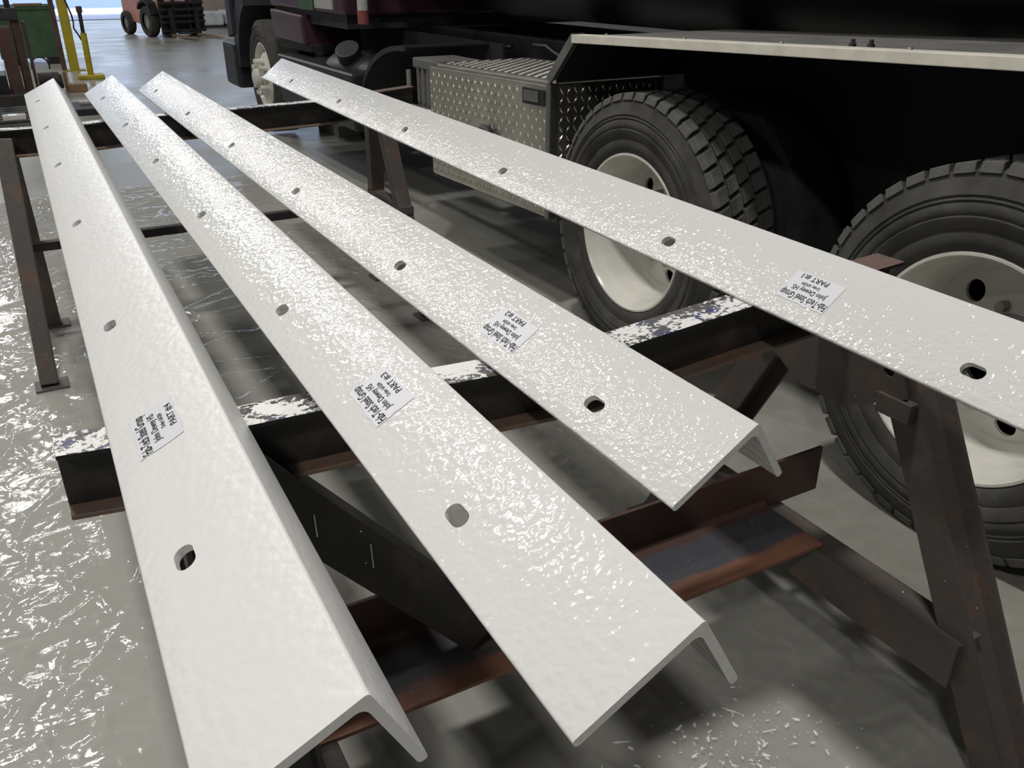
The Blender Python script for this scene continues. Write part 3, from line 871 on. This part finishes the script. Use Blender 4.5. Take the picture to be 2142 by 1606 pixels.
# hood and front guard
ha = []
for k in range(17):
    t = math.radians(2 + 66 * k / 16)
    ha.append((8.55 + 0.66 * math.cos(t), 0.52 + 0.64 * math.sin(t)))
hood = MB().sweep([(9.75, 1.0), (9.75, 1.75), (8.10, 2.0), (8.10, 1.15)] , [(2.45, 0, 0), (4.0, 0, 0)], (0, 1, 0), (0, 0, 1))
build('hood', hood, 'maroon_paint', tk, bevel=0.05, seg=3)
arch = MB()
outer = [(8.55 + 0.84 * math.cos(math.radians(2 + 66 * k / 16)), 0.52 + 0.84 * math.sin(math.radians(2 + 66 * k / 16))) for k in range(17)]
arch.sweep(ha + list(reversed(outer)), [(2.07, 0, 0), (2.46, 0, 0)], (0, 1, 0), (0, 0, 1))
build('wheel_arch', arch, 'black_plastic', tk, smooth=30)
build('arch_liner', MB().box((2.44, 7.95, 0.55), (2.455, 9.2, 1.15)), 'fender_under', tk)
build('front_guard', MB().sweep([(9.26, 0.85), (9.26, 1.45), (9.42, 1.45), (9.52, 0.80)], [(2.05, 0, 0), (2.5, 0, 0)], (0, 1, 0), (0, 0, 1)), 'black_plastic', tk, bevel=0.02)
build('bumper', MB().box((2.05, 9.30, 0.33), (4.40, 9.85, 0.765)), 'black_plastic', tk, bevel=0.05, seg=3)
# steer wheel
SY = 8.52
st_ = build('tyre', tyre((0, SY, AX_Z), 2.10, 0.28, 'rubber'), 'rubber_dusty', tk, smooth=50)
nb = 44; da = 2 * math.pi / nb
lm = MB()
rimf = build('wheel_rim', MB().lathe_x([(0.292, 0.036), (0.300, 0.028), (0.302, 0.016), (0.292, 0.012), (0.284, 0.034), (0.266, 0.062), (0.258, 0.10), (0.245, 0.085), (0.215, 0.045), (0.170, 0.018), (0.110, 0.014), (0.110, 0.03), (0.170, 0.03), (0.215, 0.057), (0.25, 0.11), (0.275, 0.11), (0.280, 0.062)], (2.10, SY, AX_Z), 64, closed=True), 'rim_white', tk, smooth=40)
cu = MB()
for k in range(5):
    t = 2 * math.pi * (k + 0.20) / 5
    cu.tube((2.05, SY + 0.226 * math.cos(t), AX_Z + 0.226 * math.sin(t)), (2.30, SY + 0.226 * math.cos(t), AX_Z + 0.226 * math.sin(t)), 0.027, 16)
cut(rimf, cu)
for p in rimf.data.polygons: p.use_smooth = True
rimf.data.set_sharp_from_angle(angle=math.radians(40))
build('hub', MB().lathe_x([(0.0, -0.085), (0.050, -0.085), (0.075, -0.07), (0.085, -0.01), (0.112, 0.0), (0.112, 0.03)], (2.10, SY, AX_Z), 32), 'rim_white', rimf, smooth=40)
for k in range(10):
    t = 2 * math.pi * k / 10
    cy_, cz_ = SY + 0.1425 * math.cos(t), AX_Z + 0.1425 * math.sin(t)
    build('lug_nut_cover', MB().tube((2.045, cy_, cz_), (2.118, cy_, cz_), 0.021, 10, 0.024), 'rim_white', rimf, smooth=40)

# ------------------------------------------------------------------ things in the background
# timber blocks beside the steer wheel
for k, (bx, by, bw, bd, bh, lb) in enumerate(((2.60, 7.95, 0.36, 0.62, 0.10, 'grey timber block on the floor behind the far trestle, larger of two'), (2.78, 7.55, 0.22, 0.30, 0.09, 'small dark timber block on the floor beside the grey one'))):
    o = build('timber_block', MB().box((bx, by, 0.0), (bx + bw, by + bd, bh)), 'grey_wood' if k == 0 else 'dark_steel', None, bevel=0.008)
    tag(o, lb, 'timber block')

# yellow column with cable and thin side post
col = thing('yellow_column', 'tall yellow square steel column standing by the green bin', 'column', (0.97, 15.66, 0))
build('post', MB().box((0.915, 15.60, 0.012), (1.045, 15.72, 4.2)), 'yellow_paint', col, bevel=0.01)
build('base_plate', MB().box((0.84, 15.54, 0.0), (1.13, 15.80, 0.014)), 'yellow_paint', col, bevel=0.003)
build('side_channel', MB().box((0.80, 15.62, 0.014), (0.87, 15.70, 4.2)), 'brown_steel', col, bevel=0.004)
build('cable', MB().hose([(1.06 + 0.03 * math.sin(i * 0.8), 15.59, 1.6 - 0.09 * i) for i in range(12)] + [(1.13, 15.58, 0.50), (1.15, 15.58, 0.44)], 0.012, 6), 'black_plastic', col, smooth=True)
sn = thing('stanchion', 'short yellow stanchion with a grey upper tube and yellow foot plate', 'stanchion', (1.10, 14.35, 0))
build('foot_plate', MB().box((0.92, 14.20, 0.0), (1.26, 14.50, 0.055)), 'yellow_paint', sn, bevel=0.012)
build('lower_tube', MB().tube((1.09, 14.35, 0.05), (1.10, 14.35, 0.61), 0.042, 18), 'yellow_paint', sn, smooth=True)
build('upper_tube', MB().tube((1.10, 14.35, 0.60), (1.105, 14.35, 0.90), 0.026, 14), 'dark_steel', sn, smooth=True)
build('head', MB().box((1.070, 14.315, 0.875), (1.145, 14.385, 0.955)), 'brown_steel', sn, bevel=0.008)

# green bin
gb = thing('green_bin', 'green steel bin with dark fork pockets behind the rusty press', 'bin', (0.5, 17.3, 0))
build('body', MB().box((0.02, 16.95, 0.10), (0.93, 17.75, 0.875)), 'green_paint', gb, bevel=0.012)
build('rim', MB().box((0.0, 16.93, 0.835), (0.95, 16.97, 0.89)).box((0.0, 17.73, 0.835), (0.95, 17.77, 0.89)).box((0.0, 16.93, 0.835), (0.04, 17.77, 0.89)).box((0.91, 16.93, 0.835), (0.95, 17.77, 0.89)), 'green_paint', gb, bevel=0.006)
for xx in (0.10, 0.70):
    build('fork_pocket', MB().box((xx, 16.97, 0.0), (xx + 0.2, 17.72, 0.10)), 'black_paint', gb, bevel=0.004)
tag(build('scrap_bar', MB().box((0.36, 17.0, 0.89), (0.78, 17.09, 0.925)), 'wood', None, bevel=0.005), 'brown timber offcut lying on the green bin', 'offcut')

# rusty press / stacker at the left
pr_ = thing('shop_press', 'brown and black steel shop press at the left edge in front of the green bin', 'press', (0.05, 12.0, 0))
build('base', MB().box((-0.55, 11.6, 0.0), (0.24, 12.6, 0.14)), 'dark_steel', pr_, bevel=0.01)
build('cabinet', MB().box((-0.55, 11.75, 0.14), (0.02, 12.35, 0.34)), 'black_paint', pr_, bevel=0.01)
build('side_plate', MB().box((0.03, 11.9, 0.10), (0.17, 12.3, 0.835)), 'brown_steel', pr_, bevel=0.008)
build('upright', MB().box((0.185, 12.0, 0.05), (0.275, 12.25, 1.0)), 'brown_steel', pr_, bevel=0.008)
build('upright', MB().box((0.305, 12.08, 0.05), (0.335, 12.22, 0.88)), 'brown_steel', pr_, bevel=0.006)
build('upright', MB().box((-0.50, 12.0, 0.05), (-0.38, 12.25, 2.2)), 'brown_steel', pr_, bevel=0.008)
build('crosshead', MB().box((-0.52, 11.96, 0.90), (0.27, 12.28, 1.03)), 'dark_steel', pr_, bevel=0.01)
for xx in (0.05, 0.165):
    build('guide_column', MB().box((xx, 12.05, 1.03), (xx + 0.06, 12.15, 2.2)), 'dark_steel', pr_, bevel=0.006)
build('top_beam', MB().box((-0.52, 11.96, 2.18), (0.27, 12.28, 2.32)), 'dark_steel', pr_, bevel=0.01)
build('hydraulic_ram', MB().tube((-0.15, 12.1, 0.34), (-0.15, 12.1, 0.62), 0.09, 18).tube((-0.15, 12.1, 0.62), (-0.15, 12.1, 0.90), 0.045, 14), 'rim_grey', pr_, smooth=40)
mo = thing('pump_motor', 'small dark motor with a loop of hose on the floor beside the press', 'motor', (0.48, 12.7, 0))
build('housing', MB().tube((0.36, 12.75, 0.15), (0.60, 12.75, 0.15), 0.11, 22).tube((0.60, 12.75, 0.15), (0.63, 12.75, 0.15), 0.085, 22), 'dark_steel', mo, smooth=40)
build('mount', MB().box((0.38, 12.64, 0.0), (0.58, 12.86, 0.06)), 'brown_steel', mo, bevel=0.006)
build('hose_loop', MB().hose([(0.36 + 0.10 * math.cos(t) + 0.06, 12.78, 0.33 + 0.11 * math.sin(t)) for t in [math.pi * (k / 13 * 1.2 - 0.1) for k in range(14)]], 0.010, 8), 'black_plastic', mo, smooth=True)
# timber bracket and dollies on the floor
tmb = thing('timber_offcut', 'brown timber offcut with an upright piece beyond the far end of the leftmost angle', 'offcut', (0.68, 12.9, 0))
build('block', MB().box((0.68, 12.75, 0.0), (0.90, 12.95, 0.10)), 'wood', tmb, bevel=0.006)
build('upright_piece', MB().box((0.655, 12.9, 0.0), (0.70, 12.96, 0.24)), 'wood', tmb, bevel=0.004)
dl = thing('pallet', 'low black pallet on the floor in front of the press', 'pallet', (0.05, 10.2, 0))
for k in range(6):
    build('slat', MB().box((-0.75, 9.75 + 0.19 * k, 0.09), (0.28, 9.88 + 0.19 * k, 0.112)), 'dark_steel', dl, bevel=0.003)
for xx in (-0.75, -0.28, 0.2):
    build('runner', MB().box((xx, 9.75, 0.0), (xx + 0.08, 10.83, 0.09)), 'dark_steel', dl, bevel=0.003)
tag(build('white_carton', MB().box((-0.10, 9.8, 0.112), (0.10, 9.95, 0.155)), 'rim_white', None, bevel=0.004), 'small white carton lying on the low black pallet', 'carton')
sk = thing('skid_plate', 'small black skid with a pale lid on the floor between the two left angles', 'skid', (0.75, 10.9, 0))
build('tray', MB().box((0.55, 10.6, 0.0), (0.98, 11.25, 0.07)), 'black_plastic', sk, bevel=0.01)
build('lid', MB().box((0.66, 10.95, 0.07), (0.80, 11.15, 0.10)), 'rim_grey', sk, bevel=0.005)

# forklift
fk = thing('forklift', 'faded orange forklift with lowered forks standing by the bright doorway', 'forklift', (3.72, 23.6, 0))
fk['world_parts'] = 0
FK = []
def fpart(name, mb, mat, parent=fk, **kw):
    o = build(name, mb, mat, parent, **kw); FK.append(o); return o
# local frame: +x forward, +y to its left
fpart('chassis', MB().sweep([(-0.95, 0.30), (0.25, 0.18), (0.55, 0.22), (0.55, 0.55), (0.35, 0.80), (0.05, 0.62), (-0.25, 0.62), (-0.35, 0.98), (-1.15, 1.02), (-1.30, 0.85), (-1.30, 0.42)], [(0, -0.46, 0), (0, 0.46, 0)], (1, 0, 0), (0, 0, 1)), 'forklift_orange', bevel=0.03, seg=3)
def ftyre(x, y, r, w):
    mb = MB(); n_ = 40
    pr = [(r * 0.55, 0.0), (r * 0.93, 0.0), (r, 0.03), (r, w - 0.03), (r * 0.93, w), (r * 0.55, w)]
    vs = []; fs = []
    for i in range(n_):
        t = 2 * math.pi * i / n_
        for rr, yy in pr: vs.append((x + rr * math.cos(t), y + yy, r + rr * math.sin(t)))
    k_ = len(pr)
    for i in range(n_):
        j = (i + 1) % n_
        for q in range(k_ - 1): fs.append((i * k_ + q, j * k_ + q, j * k_ + q + 1, i * k_ + q + 1))
    mb.add(vs, fs)
    o = fpart('tyre', mb, 'rubber_dusty', smooth=40)
    fpart('wheel_disc', MB().tube((x, y + w * 0.25, r), (x, y + w * 0.75, r), r * 0.57, 24), 'rim_grey', o)
ftyre(0.32, -0.62, 0.33, 0.20); ftyre(0.32, 0.42, 0.33, 0.20)
ftyre(-1.02, -0.56, 0.26, 0.17); ftyre(-1.02, 0.39, 0.26, 0.17)
for sy in (-1, 1):
    fpart('wheel_guard', MB().sweep([(0.70, 0.50), (0.60, 0.73), (0.34, 0.80), (0.06, 0.72), (-0.02, 0.60), (0.02, 0.58), (0.10, 0.68), (0.34, 0.755), (0.57, 0.69), (0.66, 0.49)], [(0, sy * 0.44, 0), (0, sy * 0.64, 0)], (1, 0, 0), (0, 0, 1)), 'dark_steel')
    fpart('mast_rail', MB().box((0.72, sy * 0.40 - 0.05, 0.06), (0.86, sy * 0.40 + 0.05, 2.15)), 'dark_steel', bevel=0.006)
    fpart('guard_post', MB().tube((0.42, sy * 0.42, 0.80), (0.18, sy * 0.42, 2.10), 0.03, 10).tube((-1.05, sy * 0.42, 1.0), (-0.95, sy * 0.42, 2.10), 0.03, 10), 'dark_steel', smooth=40)
    fo = fpart('fork', MB().sweep([(1.0, 0.075), (1.03, 0.075), (2.15, 0.035), (2.15, 0.025), (1.0, 0.025)], [(0, sy * 0.30 - 0.055, 0), (0, sy * 0.30 + 0.055, 0)], (1, 0, 0), (0, 0, 1)), 'wood', bevel=0.004)
    fpart('fork_shank', MB().box((0.98, sy * 0.30 - 0.055, 0.03), (1.02, sy * 0.30 + 0.055, 0.62)), 'dark_steel', fo, bevel=0.004)
fpart('overhead_guard', MB().box((-1.0, -0.46, 2.08), (0.25, 0.46, 2.14)), 'dark_steel', bevel=0.02)
for zz in (0.12, 0.30, 0.42, 0.56, 0.70):
    fpart('carriage_bar', MB().box((0.90, -0.52, zz), (0.97, 0.52, zz + 0.055)), 'dark_steel', bevel=0.006)
for yy in (-0.52, -0.2, 0.14, 0.46):
    fpart('carriage_upright', MB().box((0.86, yy, 0.10), (0.91, yy + 0.06, 1.05)), 'dark_steel', bevel=0.005)
fpart('tilt_plate', MB().box((0.60, -0.40, 0.08), (0.72, 0.40, 0.75)), 'black_paint', bevel=0.01)
fpart('seat', MB().box((-0.75, -0.25, 1.0), (-0.25, 0.25, 1.12)).box((-0.80, -0.25, 1.05), (-0.68, 0.25, 1.55)), 'black_plastic', bevel=0.03)
fpart('axle_cylinder', MB().tube((0.80, -0.10, 0.10), (0.80, 0.34, 0.10), 0.045, 14), 'rim_grey', smooth=40)
d = V((0.26, -0.966, 0)); l = V((0.966, 0.26, 0))
mm = Matrix.Identity(4)
for i in range(3):
    mm[i][0], mm[i][1] = d[i], l[i]
mm.translation = V((3.62, 23.25, 0))
fk.matrix_world = mm

# stored panels and wrapped bundles far right of the forklift
tag(build('panel_crate', MB().box((4.75, 27.2, 0.16), (7.2, 28.6, 1.9)).box((4.85, 27.3, 0.0), (5.0, 28.5, 0.16)).box((6.9, 27.3, 0.0), (7.05, 28.5, 0.16)), 'beige_panel', None, bevel=0.01), 'large beige panel crate standing behind the forklift', 'crate')
for k, (x0, w0, h0) in enumerate(((4.85, 0.55, 0.34), (5.46, 0.62, 0.36), (6.12, 0.6, 0.52))):
    o = build('wrapped_bundle', MB().box((x0, 25.3, 0.06), (x0 + w0, 26.2, 0.06 + h0)), 'wrap_film', None, bevel=0.05, seg=3)
    tag(o, ('film-wrapped white bundle nearest the forklift forks', 'middle film-wrapped white bundle beside the forklift', 'taller film-wrapped white bundle next to the truck bumper')[k], 'bundle', 'film-wrapped bundles beyond the forklift')
pl = thing('bundle_pallet', 'dark flat pallet under the film-wrapped white bundles', 'pallet', (5.8, 25.7, 0))
for k in range(5):
    build('slat', MB().box((4.75, 25.2 + 0.21 * k, 0.035), (6.85, 25.34 + 0.21 * k, 0.058)), 'dark_steel', pl)
for xx in (4.8, 5.75, 6.7):
    build('runner', MB().box((xx, 25.2, 0.0), (xx + 0.1, 26.18, 0.035)), 'dark_steel', pl)

for o in bpy.data.objects:
    if 'world_parts' in o.keys(): del o['world_parts']
